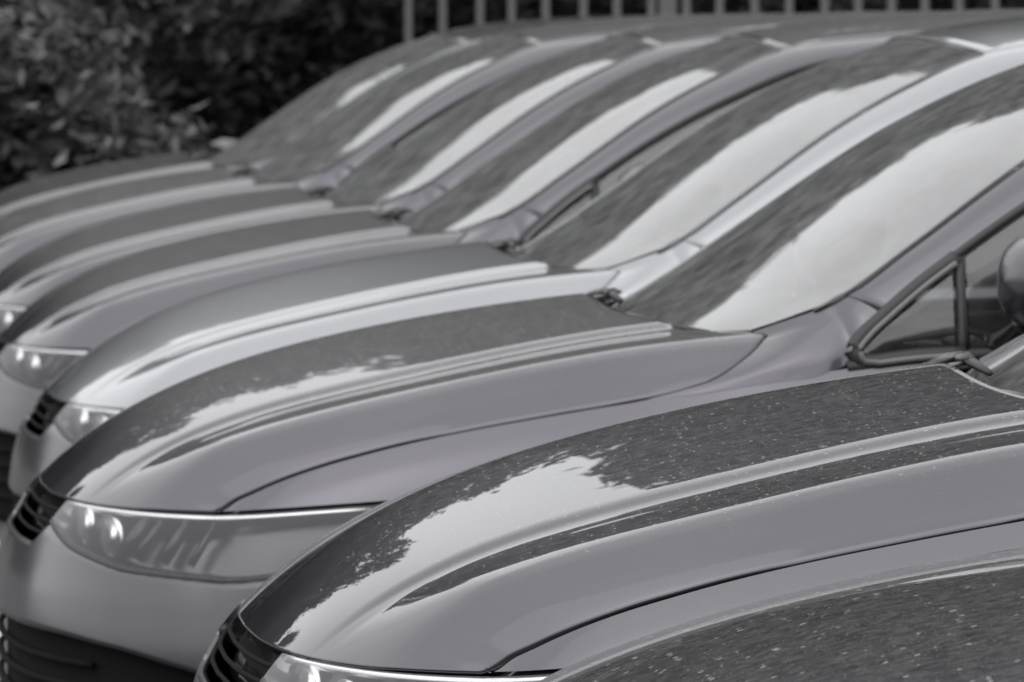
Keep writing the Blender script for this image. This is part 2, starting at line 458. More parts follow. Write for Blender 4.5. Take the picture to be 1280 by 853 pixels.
def build_car(pm):
    root = empty('parked_car')
    MB.OUT = True
    m = M[pm]
    # bonnet: the grid, its mirror image, and a turned down rim
    g = HOOD
    full = np.concatenate([mirror(g)[:, ::-1], g[:, 1:]], 1)
    mb = MB(); mb.grid(full, flip=False)
    hood = mb.build('bonnet', m, root); solidify(hood, .012)
    edge_side = g[:, -1]                                # lower side edge of the bonnet
    back = g[-1]                                        # rear edge
    # black sheet added under the bonnet, standing in for shade in the gaps
    mb = MB()
    inn = full.copy(); inn[..., 2] -= .045; mb.grid(inn[::6, ::3])
    mb.grid(np.stack([inn[-1], inn[-1] + np.array((.16, 0, -.03))], 0))
    mb.build('bonnet_tray', M['liner'], root)

    # headlight outline on the body side
    s_in, s_tip = float(s_of_v(.36)), float(s_of_u(-.44))
    def hl_top(s):
        return np.minimum(wtop(s) - GAP, np.interp(s, [s_in, float(s_of_u(-.76)), s_tip], [.650, .650, .676]))
    def hl_bot(s):
        return np.interp(s, [s_in, float(s_of_v(.5)), float(s_of_v(.66)), float(s_of_u(-.72)), float(s_of_u(-.60)), s_tip], [.615, .582, .556, .546, .560, .672])
    ARC_F, ARC_R, AR = -.27, 2.28, .352
    def arch(u, c): return .30 + np.sqrt(np.maximum(AR ** 2 - (u - c) ** 2, 0))
    SILL = .215
    def low(s):
        u = u_of_s(s); side = (s > s_of_v(.77)) & (s < SLEN - .7)
        a = np.where(abs(u - ARC_F) < AR, arch(u, ARC_F), np.where(abs(u - ARC_R) < AR, arch(u, ARC_R), SILL))
        return np.where(side, np.maximum(a, SILL), SILL)
    for sg in (1, -1):
        mi = (lambda P: P) if sg == 1 else mirror
        fl = sg == -1
        # wing (fender): strip over the headlight, piece behind it, side down to the arch, and the corner up to the windscreen pillar
        mb = MB()
        top = lambda s: wtop(s) - GAP * .6 * (1 - sstep((u_of_s(s) + .06) / .08) * (u_of_s(s) < .4))
        def strip(s_): return np.where(s_ < s_tip, hl_top(s_) + GAP, .676 + .1 * 0 * s_)
        ext = lambda s_: np.where(s_ < s_tip, hl_top(s_) + GAP, np.maximum(low(s_) + .02, .680))
        mb.grid(mi(fpatch(float(s_of_u(-.765)), s_tip, ext, top, 40, 14)), flip=not fl)
        mb.grid(mi(fpatch(s_tip, float(s_of_u(.47)), ext, top, 70, 14)), flip=not fl)
        mb.grid(mi(fpatch(s_tip, float(s_of_u(.47)), low, ext, 70, 20)), flip=not fl)
        mb.grid(mi(fpatch(float(s_of_u(-.57)), s_tip, low, lambda s_: hl_bot(s_) - GAP, 16, 12)), flip=not fl)
        fe = mb.build('wing', m, root, weld=.0008); solidify(fe, .010, rim=False)
        # corner panel between bonnet gap, windscreen and side window
        gapc = g[-1][g[-1][:, 1] < -.66]                # from shoulder to the low end of the gap
        gapc = np.array([p + (GAP, 0, 0) for p in gapc])
        low_end = gapc[-1]
        n = 40; m_ = 18
        R1 = [(.322, -.729, 1.009), (.44, -.704, 1.088), (.68, -.645, 1.250), (.84, -.602, 1.335), (1.013, -.560, 1.405), (1.2, -.552, 1.433), (1.6, -.548, 1.452), (2.2, -.54, 1.450), (2.75, -.52, 1.415), (3.02, -.50, 1.350)]
        R2 = [(.372, -.782, .984), (.50, -.760, 1.078), (.69, -.722, 1.199), (.87, -.685, 1.290), (1.07, -.650, 1.368), (1.3, -.632, 1.405), (1.7, -.625, 1.418), (2.2, -.622, 1.405), (2.72, -.628, 1.345), (2.98, -.64, 1.26)]
        c1 = cat(R1, 90); c2 = cat(R2, 90)
        PIL = ruled(c1, c2, m_, .007)
        topc = cat([gapc[0], (.25, -.716, .975), (.285, -.725, .988), c1[0]], n)
        bu = np.array([.06, .13, .20, .27])
        botc = cat([low_end] + [F(s_of_u(u_), wtop(s_of_u(u_)) - .004, -.0008) for u_ in bu] + [(.322, -.792, .905), (.331, -.7915, .935), (.345, -.789, .960), c2[0]], n)
        left = cat(gapc, m_); right = PIL[0]
        a = np.linspace(0, 1, n)[:, None, None]; b = np.linspace(0, 1, m_)[None, :, None]
        P = (1 - b) * topc[:, None] + b * botc[:, None] + (1 - a) * left[None] + a * right[None] \
            - ((1 - a) * (1 - b) * topc[0] + a * (1 - b) * topc[-1] + (1 - a) * b * botc[0] + a * b * botc[-1])
        P = P + np.array((0, -.006, .004)) * (6.75 * b * (1 - b) ** 2) * sstep(a * 3) * (1 - a)
        mb = MB(); mb.grid(mi(P), flip=fl)
        mb.grid(mi(np.stack([topc + (0, .0, -.001), topc + (-.004, .022, -.022)], 0)))
        co = mb.build('pillar_base', m, root); solidify(co, .008, rim=False)
        # windscreen pillar and roof side: between glass edge R1 and door edge R2
        PIL2 = PIL.copy(); PIL2[0] = .9 * PIL[0] + .1 * PIL[1]
        mb = MB(); mb.grid(mi(PIL2), flip=fl)
        pl = mb.build('roof_pillar', m, root); solidify(pl, .012)
        # side glass and its black surround
        belt_u = np.linspace(.345, 2.62, 60)
        belt = F(s_of_u(belt_u), wtop(s_of_u(belt_u)))
        def up(u): return np.stack([np.interp(u, c2[:, 0], c2[:, k]) for k in range(3)], -1)
        def side_panel(u0, u1, name, material, parent, inset, n=20, keep=0.0):
            uu = np.linspace(u0, u1, n)
            lo_ = F(s_of_u(uu), wtop(s_of_u(uu))) + (0, inset, -.004)
            hi_ = up(np.maximum(uu, .372)) + (0, inset, -.004)
            hi_[:, 0] = uu
            if uu[0] < .372:
                k = np.clip((uu - .318) / (.372 - .318), 0, 1) ** .5
                hi_[:, 2] = lo_[:, 2] + (hi_[:, 2] - lo_[:, 2]) * k
            mbb = MB(); mbb.grid(mi(ruled(lo_, hi_, 8, .008)), flip=not fl)
            return mbb.build(name, material, parent)
        q = side_panel(.335, .515, 'quarter_window', M['side_glass'], root, .016)
        # rubber seal round the quarter window
        ql = F(s_of_u(np.linspace(.36, .515, 8)), wtop(s_of_u(np.linspace(.36, .515, 8)))) + (0, .004, .006)
        ru = cat([(.508, -.757, 1.074), (.44, -.768, 1.026), (.376, -.780, .974), (.344, -.788, .946), (.326, -.792, .920), (.336, -.793, .904)], 24)
        loop = np.concatenate([ru, ql])
        mbb = MB(); mbb.tube(mi(loop), .0135, 10); mbb.build('window_seal', M['rubber'], q)
        mbb = MB(); mbb.tube(mi(loop[1:-1] + (.008, -.010, -.002)), .0062, 6); mbb.build('inner_seal', M['trim_grey'], q)
        mbb = MB(); mbb.tube(mi(cat([(.512, -.752, 1.076), (.513, -.785, .99), (.513, -.796, .905)], 6)), [.009] * 6, 8); mbb.build('divider_bar', M['rubber'], root)
        # doors
        for (u0, u1) in ((.475, 1.42), (1.424, 2.30)):
            mb = MB()
            if u1 < 2: lo_ = SILL + .05
            else: lo_ = lambda s: np.maximum(low(s) + .004, SILL + .05)
            mb.grid(mi(fpatch(float(s_of_u(u0)), float(s_of_u(u1)), lo_, top, 46, 24)), flip=not fl)
            d = mb.build('door', m, root); solidify(d, .012)
            wu0, wu1 = (.527, 1.40) if u1 < 2 else (1.46, 2.22)
            side_panel(wu0, wu1, 'window', M['side_glass'], d, .018, 30)
            mb = MB(); hu = u1 - .16
            hp = F(np.array([s_of_u(hu - .11), s_of_u(hu - .07), s_of_u(hu), s_of_u(hu + .05), s_of_u(hu + .08)]), np.full(5, .82), np.array([.0, -.022, -.028, -.022, .0]))
            mb.tube(mi(cat(hp, 12)), .011, 8); mb.build('handle', m, d)
        mb = MB(); mb.tube(mi(cat([up(np.array([1.43]))[0] + (0, .012, -.005), F(s_of_u(1.43), .93) + (0, .012, 0)], 4)), .03, 6); mb.build('door_pillar', M['gloss_black'], root)
        # weather strip along the belt and the upper door edge
        mb = MB(); mb.tube(mi(F(s_of_u(np.linspace(.315, 2.6, 40)), wtop(s_of_u(np.linspace(.315, 2.6, 40)))) + (0, .006, .002)), .011, 8)
        mb.tube(mi(c2[2:76] + (0, .004, -.006)), .009, 6)
        mb.build('weather_strip', M['rubber'], root)
        # sill
        mb = MB(); mb.grid(mi(fpatch(float(s_of_u(.09)), float(s_of_u(1.93)), SILL - .03, SILL + .047, 20, 5, -.004)), flip=not fl)
        sl = mb.build('sill', M['plastic'], root); solidify(sl, .01)
        # rear quarter
        mb = MB()
        mb.grid(mi(fpatch(float(s_of_u(2.304)), SLEN - .62, low, top, 50, 24)), flip=not fl)
        uu = np.linspace(2.24, 2.97, 20)
        mb.grid(mi(ruled(F(s_of_u(uu), wtop(s_of_u(uu))), up(uu), 8, .012)), flip=not fl)
        rq = mb.build('rear_quarter', m, root); solidify(rq, .01)
        # wheels and arches
        for cx_ in (ARC_F, ARC_R):
            mb = MB()
            th = np.linspace(-.25, math.pi + .25, 24)
            ring = lambda r, v: np.array([(cx_ + r * math.cos(t), -v, .30 + r * math.sin(t)) for t in th])
            mb.grid(mi(np.stack([ring(AR, .836), ring(AR, .52), ring(.05, .52)], 0)), flip=fl)
            mb.build('arch_liner', M['liner'], root)
            w_ = empty('wheel', (cx_, -sg * .735, .300)); w_.parent = root
            prof = [(.19, .10), (.205, .108), (.26, .110), (.288, .100), (.298, .075), (.300, .0), (.298, -.075), (.288, -.10), (.20, -.105)]
            mb = MB(); an = np.linspace(0, 2 * math.pi, 40, endpoint=False)
            mb.grid(np.array([[(r * math.cos(t), y * -sg, r * math.sin(t)) for t in an] for r, y in prof]), closed=True)
            mb.build('tyre', M['tyre'], w_)
            mb = MB()
            mb.grid(np.array([[(r * math.cos(t), y * -sg, r * math.sin(t)) for t in an] for r, y in [(.196, .098), (.188, .10), (.183, .03), (.181, -.09)]]), closed=True)
            for k in range(5):
                a0 = k * 2 * math.pi / 5 + .3
                for da in (-.13, .13):
                    p0 = np.array((.035 * math.cos(a0), -sg * .085, .035 * math.sin(a0))); p1 = np.array((.186 * math.cos(a0 + da), -sg * .075, .186 * math.sin(a0 + da)))
                    mb.tube([p0, (p0 + p1) / 2 + (0, -sg * .006, 0), p1], [.017, .013, .012], 6)
            mb.tube([(0, -sg * .03, 0), (0, -sg * .095, 0)], .038, 16)
            mb.tube([(0, sg * .05, 0), (0, -sg * .02, 0)], .11, 24)
            mb.build('rim', M['rim'], w_)
        # headlight
        hl = MB(); hl.grid(mi(fpatch(s_in, s_tip - .004, lambda s: hl_bot(s) + .001, lambda s: hl_top(s) - .001, 48, 14, .001)), flip=not fl)
        lamp = hl.build('headlight', M['hazed'], root)
        mb = MB(); mb.grid(mi(fpatch(s_in, s_tip - .01, lambda s: hl_bot(s), hl_top, 40, 8, .055)), flip=not fl)
        mb.build('lamp_housing', M['lamp_grey'], lamp)
        for (sc, r) in ((.12, .031), (.235, .033)):
            c = F(s_in + sc, .612 - (sc - .12) * .1, .045); n_ = F(s_in + sc, .61, -.2) - F(s_in + sc, .61, 0); n_ /= np.linalg.norm(n_)
            mb = MB(); pts = [(.0, r * .72), (.012, r), (.018, r * 1.04), (.02, r * .9), (.012, r * .5), (.016, .001)]
            mb.tube(mi(np.array([c + n_ * a_ for a_, _ in pts])), [b_ for _, b_ in pts], 20); mb.build('projector', M['reflector'], lamp)
        for k, (ds, w_) in enumerate(((.05, .020), (.17, .022), (.29, .017), (.335, .010), (.40, .012), (.47, .007))):
            sc = s_in + ds
            mb = MB(); mb.tube(mi(np.array([F(sc, hl_bot(sc) + .016, w_ + .014), F(sc + .035, hl_top(sc) - .018, w_ + .014)])), w_, 6)
            mb.build('lamp_fin', M['gloss_black'], lamp)
        mb = MB(); ss = np.linspace(s_in + .01, s_tip - .05, 20)
        mb.tube(mi(F(ss, hl_top(ss) - .009, .014)), .006, 6); mb.build('light_strip', M['reflector'], lamp)
        mb = MB(); ss = np.linspace(s_in, s_tip - .01, 24)
        mb.tube(mi(F(ss, hl_bot(ss) - .003, .008)), .0085, 6); mb.build('lamp_seal', M['rubber'], lamp)
        # door mirror
        mr = MB(); th = np.linspace(0, 2 * math.pi, 24, endpoint=False)
        rings = []
        for (x, sc) in ((-.074, .004), (-.072, .25), (-.066, .46), (-.054, .66), (-.034, .83), (-.004, .95), (.03, 1.0), (.058, .98)):
            rr = []
            for t in th:
                ex = 1 - .33 * sc
                cy, cz = math.copysign(abs(math.cos(t)) ** ex, math.cos(t)), math.copysign(abs(math.sin(t)) ** ex, math.sin(t))
                taper = 1 - .16 * cy
                rr.append((.625 + x + .018 * cy * sc, -.935 - .118 * sc * cy, 1.040 + .086 * sc * cz * taper + .006 * cy * sc))
            rings.append(rr)
        mr.grid(mi(np.array(rings)), closed=True, flip=fl)
        mo = mr.build('side_mirror', M['satin_paint'], root)
        mr = MB(); mr.add(list(mi(np.array([(p[0] + .001, p[1] * .97 - .028, p[2] * .97 + .031) for p in rings[-1]]))), [tuple(range(24))]); mr.build('mirror_face', M['mirror'], mo, smooth=False)
        mr = MB(); mr.tube(mi(cat([(.585, -.79, .925), (.59, -.84, .945), (.60, -.89, .975)], 6)), [.03, .026, .022, .02, .02, .024], 10); mr.build('mirror_arm', M['gloss_black'], mo)
        # tail lamp
        mb = MB(); mb.grid(mi(fpatch(SLEN - .78, SLEN - .45, .74, .93, 14, 8, -.004)), flip=not fl); tl = mb.build('tail_lamp', M['red_lens'], root); solidify(tl, .02)
    # front bumper: one skin round the nose, under lamps and grille
    def both(P):
        Q = mirror(P)[::-1]; return np.concatenate([Q, np.asarray(P)[1:]], 0)
    s_end = float(s_of_u(-.575))
    ghi = lambda s: np.where(s < s_in, .598 + 0 * s, np.interp(s, [s_in, s_in + .02], [.598, 0.]) * 0 + hl_bot(s) - GAP)
    def btop(s):
        k = sstep((s - (s_in - .05)) / .06)
        return np.where(s < s_in - .05, .575, .575 * (1 - k) + np.minimum(hl_bot(np.maximum(s, s_in)) - GAP, .62) * k)
    mb = MB(); mb.grid(both(fpatch(0, s_end, lambda s: np.maximum(pch(s, [0, float(s_of_v(.5)), float(s_of_v(.66)), float(s_of_v(.76)), s_end], [.440, .437, .425, .395, .33]), low(s)), btop, 70, 16)), flip=True)
    bp = mb.build('front_bumper', M['satin_paint'], root); solidify(bp, .012)
    mb = MB(); mb.grid(both(fpatch(0, s_end - .01, lambda s: np.full_like(s, .20), lambda s: pch(s, [0, float(s_of_v(.5)), float(s_of_v(.66)), float(s_of_v(.76)), s_end], [.443, .440, .428, .398, .333]), 50, 10, .03)), flip=True)
    lg = mb.build('lower_grille', M['liner'], root); solidify(lg, .01)
    for k in range(4):
        mb = MB(); ss = np.linspace(0, float(s_of_v(.6)), 24); P = F(ss, np.full(24, .27 + .04 * k), .018); mb.tube(np.concatenate([mirror(P)[::-1], P[1:]]), .006, 6)
        mb.build('slat', M['liner'], lg)
    # upper grille
    mb = MB(); mb.grid(both(fpatch(0, s_in - .01, .572, WT - .012, 30, 6, .045)), flip=True); gr = mb.build('grille', M['gloss_black'], root); solidify(gr, .01)
    for k in range(3):
        mb = MB(); ss = np.linspace(0, s_in - .015, 20); P = F(ss, np.full(20, .588 + .020 * k), .014); mb.tube(np.concatenate([mirror(P)[::-1], P[1:]]), .0035, 6)
        mb.build('grille_bar', M['liner'], gr)
    # cowl, wipers, windscreen
    base = cat([(.215, .703, .952), (.126, .50, .940), (.084, .25, .940), (.070, 0, .940), (.084, -.25, .940), (.126, -.50, .940), (.215, -.703, .952)], 60)[::-1]
    head = cat([(1.013, -.560, 1.405), (.985, -.38, 1.423), (.965, -.18, 1.434), (.958, 0, 1.437), (.965, .18, 1.434), (.985, .38, 1.423), (1.013, .560, 1.405)], 60)
    rail = cat([(.215, -.703, .952), (.322, -.729, 1.009), (.44, -.704, 1.088), (.68, -.645, 1.250), (.84, -.602, 1.335), (1.013, -.560, 1.405)], 50)
    a = np.linspace(0, 1, 50)[:, None, None]; b = np.linspace(0, 1, 60)[None, :, None]
    lr = mirror(rail)
    P = (1 - a) * base[None] + a * head[None] + (1 - b) * rail[:, None] + b * lr[:, None] \
        - ((1 - a) * (1 - b) * base[0] + (1 - a) * b * base[-1] + a * (1 - b) * head[0] + a * b * head[-1])
    P = P + np.array((-.48, 0, .877)) * (.020 * (4 * a * (1 - a)) * (1 - (2 * b - 1) ** 2))
    mb = MB(); mb.grid(P, flip=True); ws = mb.build('windscreen', M['glass'], root)
    # black printed border along both rails and the header, just inside the glass
    mb = MB()
    ins = P + np.array((.48, 0, -.877)) * .004
    mb.grid(ins[-3:], flip=True)
    mb.build('glass_border', M['rubber'], ws)
    mb = MB()
    mb.tube(np.concatenate([(rail + (-.004, -.003, .001))[4:], head[1:-1] + (-.003, 0, .003), (lr[::-1] + (-.004, .003, .001))[:-4]]), .0028, 6)
    mb.build('windscreen_seal', M['trim_grey'], ws)
    mb = MB(); mb.box((.80, 0, 1.345), (.03, .22, .07), Matrix.Rotation(R(-20), 3, 'Y')); mb.build('rear_view_mirror', M['dash'], root)
    back_full = full[-1]
    sel = np.linspace(0, len(back_full) - 1, 60).astype(int)
    bf = back_full[sel]; bf = bf[(abs(bf[:, 1]) < .69)]
    bs = np.stack([np.interp(bf[:, 1], base[:, 1], base[:, k]) for k in range(3)], -1)
    c0 = bf + (.004, 0, -.050); c1_ = bs + (0.012, 0, -.012)
    mb = MB(); mb.grid(ruled(c0, c1_, 6, -.02, (0, 0, 1)), flip=False); cw = mb.build('cowl', M['plastic'], root)
    for k in range(15):
        y = -.62 + k * .088
        mb = MB(); xx = float(np.interp(y, base[:, 1], base[:, 0])); mb.box((xx - .03, y, .925), (.04, .012, .014)); mb.build('cowl_rib', M['plastic'], cw, smooth=False)
    for (y0, y1, lift) in ((-.02, -.56, -.016), (.56, .06, .010)):
        wp = MB()
        xb = float(np.interp(y0, base[:, 1], base[:, 0])); 
        def on(y, up_):
            x = float(np.interp(y, base[:, 1], base[:, 0])); return np.array((x + up_ * .87 - .012 + lift, y, .948 + up_ * .49 + .008 + lift))
        piv = np.array((xb - .04, y0, .940))
        wp.tube([piv + (0, 0, -.03), piv + (0, 0, .016)], [.019, .015], 12)
        wp.tube([piv + (0, 0, .012), (piv + on(y0 * .6 + y1 * .4, .0)) / 2 + (0, 0, .008), on(y0 * .45 + y1 * .55, .004) + (0, 0, .006)], [.010, .009, .006], 8)
        if y0 > 0:
            for yy, hh in ((.26, .004), (.38, .008), (.50, .004)):
                xx = float(np.interp(yy, base[:, 1], base[:, 0])) - .055
                wp.tube([(xx, yy, .93), (xx, yy, .952 + hh)], [.014, .010], 10)
                wp.tube([(xx, yy, .948 + hh), (xx + .03, yy + .03, .956 + hh), (xx + .065, yy + .09, .957 + hh), (xx + .09, yy + .15, .952 + hh)], [.007, .008, .006, .004], 8)
        arm = wp.build('wiper', M['wiper'], root)
        bl = MB(); bl.tube([on(y0 * .95 + y1 * .05, -.004), on((y0 + y1) / 2, .004), on(y1, .0)], [.006, .008, .005], 6); bl.build('blade', M['rubber'], arm)
    # roof
    tl = np.linspace(0, 1, 50)
    ru = cat([(1.013, -.560, 1.405), (1.2, -.552, 1.433), (1.6, -.548, 1.452), (2.2, -.54, 1.450), (2.75, -.52, 1.415), (3.02, -.50, 1.350)], 50)
    cen = cat([(.958, 0, 1.4375), (1.06, 0, 1.462), (1.3, 0, 1.492), (1.7, 0, 1.512), (2.2, 0, 1.508), (2.75, 0, 1.465), (3.10, 0, 1.395)], 50)
    vv = np.linspace(-1, 1, 41)[None, :, None]
    av = abs(vv) ** 3.0
    RP = ru[:, None] * av + cen[:, None] * (1 - av)
    RP[..., 1] = ru[:, 1][:, None] * -vv[..., 0]
    RP[..., 0] += GAP
    mb = MB(); mb.grid(RP, flip=False); rf = mb.build('roof', m, root); solidify(rf, .02)
    mb = MB(); mb.tube([(2.78, 0, 1.463), (2.83, 0, 1.50), (2.93, 0, 1.51)], [.03, .018, .006], 8); mb.build('aerial_fin', m, root)
    # tailgate
    ro = RP[-1][:, :]
    sb = np.linspace(SLEN - .46, SLEN, 21)
    low_e = F(sb, np.full(21, .96)); low_f = np.concatenate([low_e, mirror(low_e)[::-1][1:]])[::1]
    if low_f[0][1] * ro[0][1] < 0: low_f = low_f[::-1]
    T = ruled(ro, low_f, 14, .05, (1, 0, .3))
    mb = MB(); mb.grid(T, flip=False)
    P2 = fpatch(SLEN - .60, SLEN, .50, wtop, 24, 10); P2m = mirror(P2)[::-1]
    mb.grid(np.concatenate([P2, P2m[1:]], 0), flip=True)
    tg = mb.build('tailgate', m, root); solidify(tg, .015)
    mb = MB(); mb.grid(T[5:-5, 2:11] + np.array((.022, 0, .004)), flip=False); mb.build('rear_window', M['side_glass'], tg)
    P3 = fpatch(SLEN - .75, SLEN, .22, .495, 26, 8, -.01)
    mb = MB(); mb.grid(np.concatenate([P3, mirror(P3)[::-1][1:]], 0), flip=True); rb = mb.build('rear_bumper', m, root); solidify(rb, .015)
    # inside: floor, dashboard, steering wheel, seats
    mb = MB(); mb.box((1.05, 0, .24), (4.0, 1.28, .06)); mb.build('underbody', M['liner'], root, smooth=False)
    prof = [(.26, .90), (.30, .945), (.42, .955), (.62, .935), (.72, .90), (.74, .83), (.70, .70), (.70, .45)]
    mb = MB(); mb.grid(np.array([[(x, y, z) for y in np.linspace(-.66, .66, 9)] for x, z in prof]), flip=True); mb.build('dashboard', M['dash'], root)
    mb = MB(); an = np.linspace(0, 2 * math.pi, 33)
    mb.tube([(.86 + .06 * math.sin(t), -.36 + .18 * math.cos(t), .90 + .17 * math.sin(t)) for t in an], .014, 8, caps=False)
    mb.tube([(.72, -.36, .86), (.85, -.36, .90)], [.03, .05], 10); mb.build('steering_wheel', M['dash'], root)
    def seat(y, x, wdt):
        mb = MB()
        cs = [(x - .25, .44, .05), (x - .25, .52, .06), (x - .1, .56, .07), (x + .17, .53, .07)]
        mb.tube([(a_, y, b_) for a_, b_, _ in [(x - .26, .47, 0), (x - .1, .49, 0), (x + .2, .46, 0)]], .09, 10)
        for (yy) in np.linspace(y - wdt / 2 + .09, y + wdt / 2 - .09, 4):
            mb.tube([(x - .24, yy, .48), (x, yy, .49), (x + .2, yy, .47)], [.08, .085, .08], 8)
            mb.tube([(x + .22, yy, .5), (x + .27, yy, .75), (x + .33, yy, 1.02)], [.07, .075, .05], 8)
        o = mb.build('seat', M['seat'], root)
        mb = MB(); mb.tube([(x + .345, y, 1.04), (x + .35, y, 1.10), (x + .365, y, 1.22)], [.03, .09, .07], 10); mb.build('headrest', M['seat'], o)
    seat(-.36, 1.25, .5); seat(.36, 1.25, .5); seat(0, 2.1, 1.2)
    MB.OUT = False
    return root

def children(o): return [c for c in COL.objects if c.parent == o]
def copy_car(src, pm_old, pm_new):
    kids = {}
    for o in COL.objects:
        if o.parent is not None: kids.setdefault(o.parent.name, []).append(o)
    def rec(o, parent):
        c = o.copy(); COL.objects.link(c); c.parent = parent
        if o.type == 'MESH' and pm_new != pm_old and o.data.materials and o.data.materials[0] == M[pm_old]:
            key = (o.data.name, pm_new)
            if key not in SWAP:
                d = o.data.copy(); d.materials[0] = M[pm_new]; SWAP[key] = d
            c.data = SWAP[key]
        for k in kids.get(o.name, []): rec(k, c)
        return c
    return rec(src, None)
SWAP = {}
# (x, y, yaw, paint, label)
CARS = [
 (.850, 6.05, .120, 'dark_paint', 'dusty dark car nearest the camera, speckled bonnet at the bottom right'),
 (.620, 8.15, .125, 'grey_paint', 'grey foreground car with a bright sky patch and jagged leaf reflection on its bonnet'),
 (.137, 10.62, .140, 'dusty_paint', 'grey car with its quarter window, door mirror and swept back headlight in view'),
 (-.056, 13.25, .130, 'silver_paint', 'pale silver car, the lightest of the row, between two grey ones'),
 (-.373, 15.63, .092, 'dusty_paint', 'grey car directly behind the pale silver one'),
 (-.643, 17.91, .106, 'dusty_paint', 'blurred grey car third from the far end of the row'),
 (-.991, 20.48, .115, 'dusty_paint', 'blurred grey car last but one, its bonnet just before the darkest one'),
 (-1.26, 23.00, .115, 'dark_paint', 'farthest car of the row, dark blurred bonnet against the shrubs'),
]
proto = build_car('grey_paint')
for i, (x, y, a, pm, lab) in enumerate(CARS):
    c = proto if i == 1 else copy_car(proto, 'grey_paint', pm)
    c.location = (x, y, (-.01, .012)[i] if i < 2 else 0); c.rotation_euler = (R(-.5) if i == 0 else 0, R(-1.0) if i == 1 else 0, a)   # on slightly uneven ground
    if i == 0: c.scale = (1, 1, .965)
    if i == 0:                                          # the nearest car has the plainer bonnet
        b_ = [o for o in COL.objects if o.parent == c and o.name.startswith('bonnet') and 'tray' not in o.name][0]
        gg = HOOD_FLAT; mb = MB(); MB.OUT = True; mb.grid(np.concatenate([mirror(gg)[:, ::-1], gg[:, 1:]], 1)); MB.OUT = False
        b_.data = mb.mesh('bonnet', M[pm])
    tag(c, lab, 'car', 'cars parked side by side in a row')

# ------------------------------------------------------------------ ground
def asphalt():
    m, t, b = mat('asphalt'); N, L = t.nodes, t.links
    tcn = N.new('ShaderNodeTexCoord')
    n = N.new('ShaderNodeTexNoise'); n.inputs['Scale'].default_value = 90; n.inputs['Detail'].default_value = 8
    n2 = N.new('ShaderNodeTexNoise'); n2.inputs['Scale'].default_value = .35; n2.inputs['Detail'].default_value = 5
    r = N.new('ShaderNodeValToRGB'); r.color_ramp.elements[0].color = (.035, .035, .036, 1); r.color_ramp.elements[1].color = (.085, .085, .085, 1)
    mx = N.new('ShaderNodeMath'); mx.operation = 'ADD'; mx2 = N.new('ShaderNodeMath'); mx2.operation = 'MULTIPLY'; mx2.inputs[1].default_value = .5
    L.new(tcn.outputs['Object'], n.inputs['Vector']); L.new(tcn.outputs['Object'], n2.inputs['Vector'])
    L.new(n.outputs['Fac'], mx.inputs[0]); L.new(n2.outputs['Fac'], mx.inputs[1]); L.new(mx.outputs[0], mx2.inputs[0]); L.new(mx2.outputs[0], r.inputs['Fac'])
    L.new(r.outputs[0], b.inputs['Base Color']); b.inputs['Roughness'].default_value = .85
    bu = N.new('ShaderNodeBump'); bu.inputs['Strength'].default_value = .4; bu.inputs['Distance'].default_value = .006
    L.new(n.outputs['Fac'], bu.inputs['Height']); L.new(bu.outputs[0], b.inputs['Normal'])
    return m
M['asphalt'] = asphalt()
M['soil'] = simple('grassy_soil', (.045, .05, .035), .95, noise=.5, nscale=8)
M['kerb'] = simple('kerb_concrete', .32, .85, noise=.2, nscale=30)
M['marking'] = simple('road_paint_white', .7, .7, noise=.2, nscale=25)
mb = MB()
gx = np.linspace(-900, 900, 13); gy = np.linspace(-900, 900, 13)
mb.grid(np.array([[(x, y, 0) for y in gy] for x in gx]), flip=True)
g_ = mb.build('ground', M['soil'], smooth=False); tag(g_, kind='structure')
mb = MB(); mb.grid(np.array([[(x, y, .004) for y in (-18, 25.1)] for x in (-20, 24)]), flip=True)
g_ = mb.build('car_park', M['asphalt'], smooth=False); tag(g_, kind='structure')
mb = MB()
for i in range(9):
    y = 4.6 + i * 2.45; x = .5 - .115 * (y - 6)
    mb.box((x + 1.2, y, .006), (4.9, .10, .004), Matrix.Rotation(.115, 3, 'Z'))
g_ = mb.build('parking_marking', M['marking'], smooth=False); tag(g_, kind='structure')
mb = MB(); mb.box((2, 25.2, .065), (44, .15, .13)); g_ = mb.build('kerb', M['kerb'], smooth=False); tag(g_, kind='structure')

# ------------------------------------------------------------------ fence
M['picket'] = simple('weathered_grey_paint', .095, .7, noise=.25, nscale=12)
fence = empty('picket_fence', (0, 31.0, 0))
tag(fence, 'grey picket fence of upright bars behind the car roofs', 'fence')
mb = MB(); mb.box((0, 0, 0), (.040, .022, 1.95))
pk = mb.mesh('picket', M['picket'], False)
rng = random.Random(4)
sp = 43.0 / F_PX * 31.0
x0 = (512 - 640) / F_PX * 31.0
for k in range(0, 58):
    o = bpy.data.objects.new('picket', pk); COL.objects.link(o); o.parent = fence
    o.location = (x0 + k * sp + rng.uniform(-.008, .008), 0, 1.06 + rng.uniform(-.01, .01)); o.rotation_euler = (0, rng.uniform(-.008, .008), 0)
for z in (.35, 1.78):
    mb = MB(); mb.box((x0 + 28.5 * sp, .028, z), (58 * sp, .03, .075)); mb.build('rail', M['picket'], fence, smooth=False)
for k in (7.5, 19.5, 31.5, 43.5, 57.5):
    mb = MB(); mb.box((x0 + k * sp, .03, 1.05), (.09, .09, 2.1)); mb.build('post', M['picket'], fence, smooth=False)

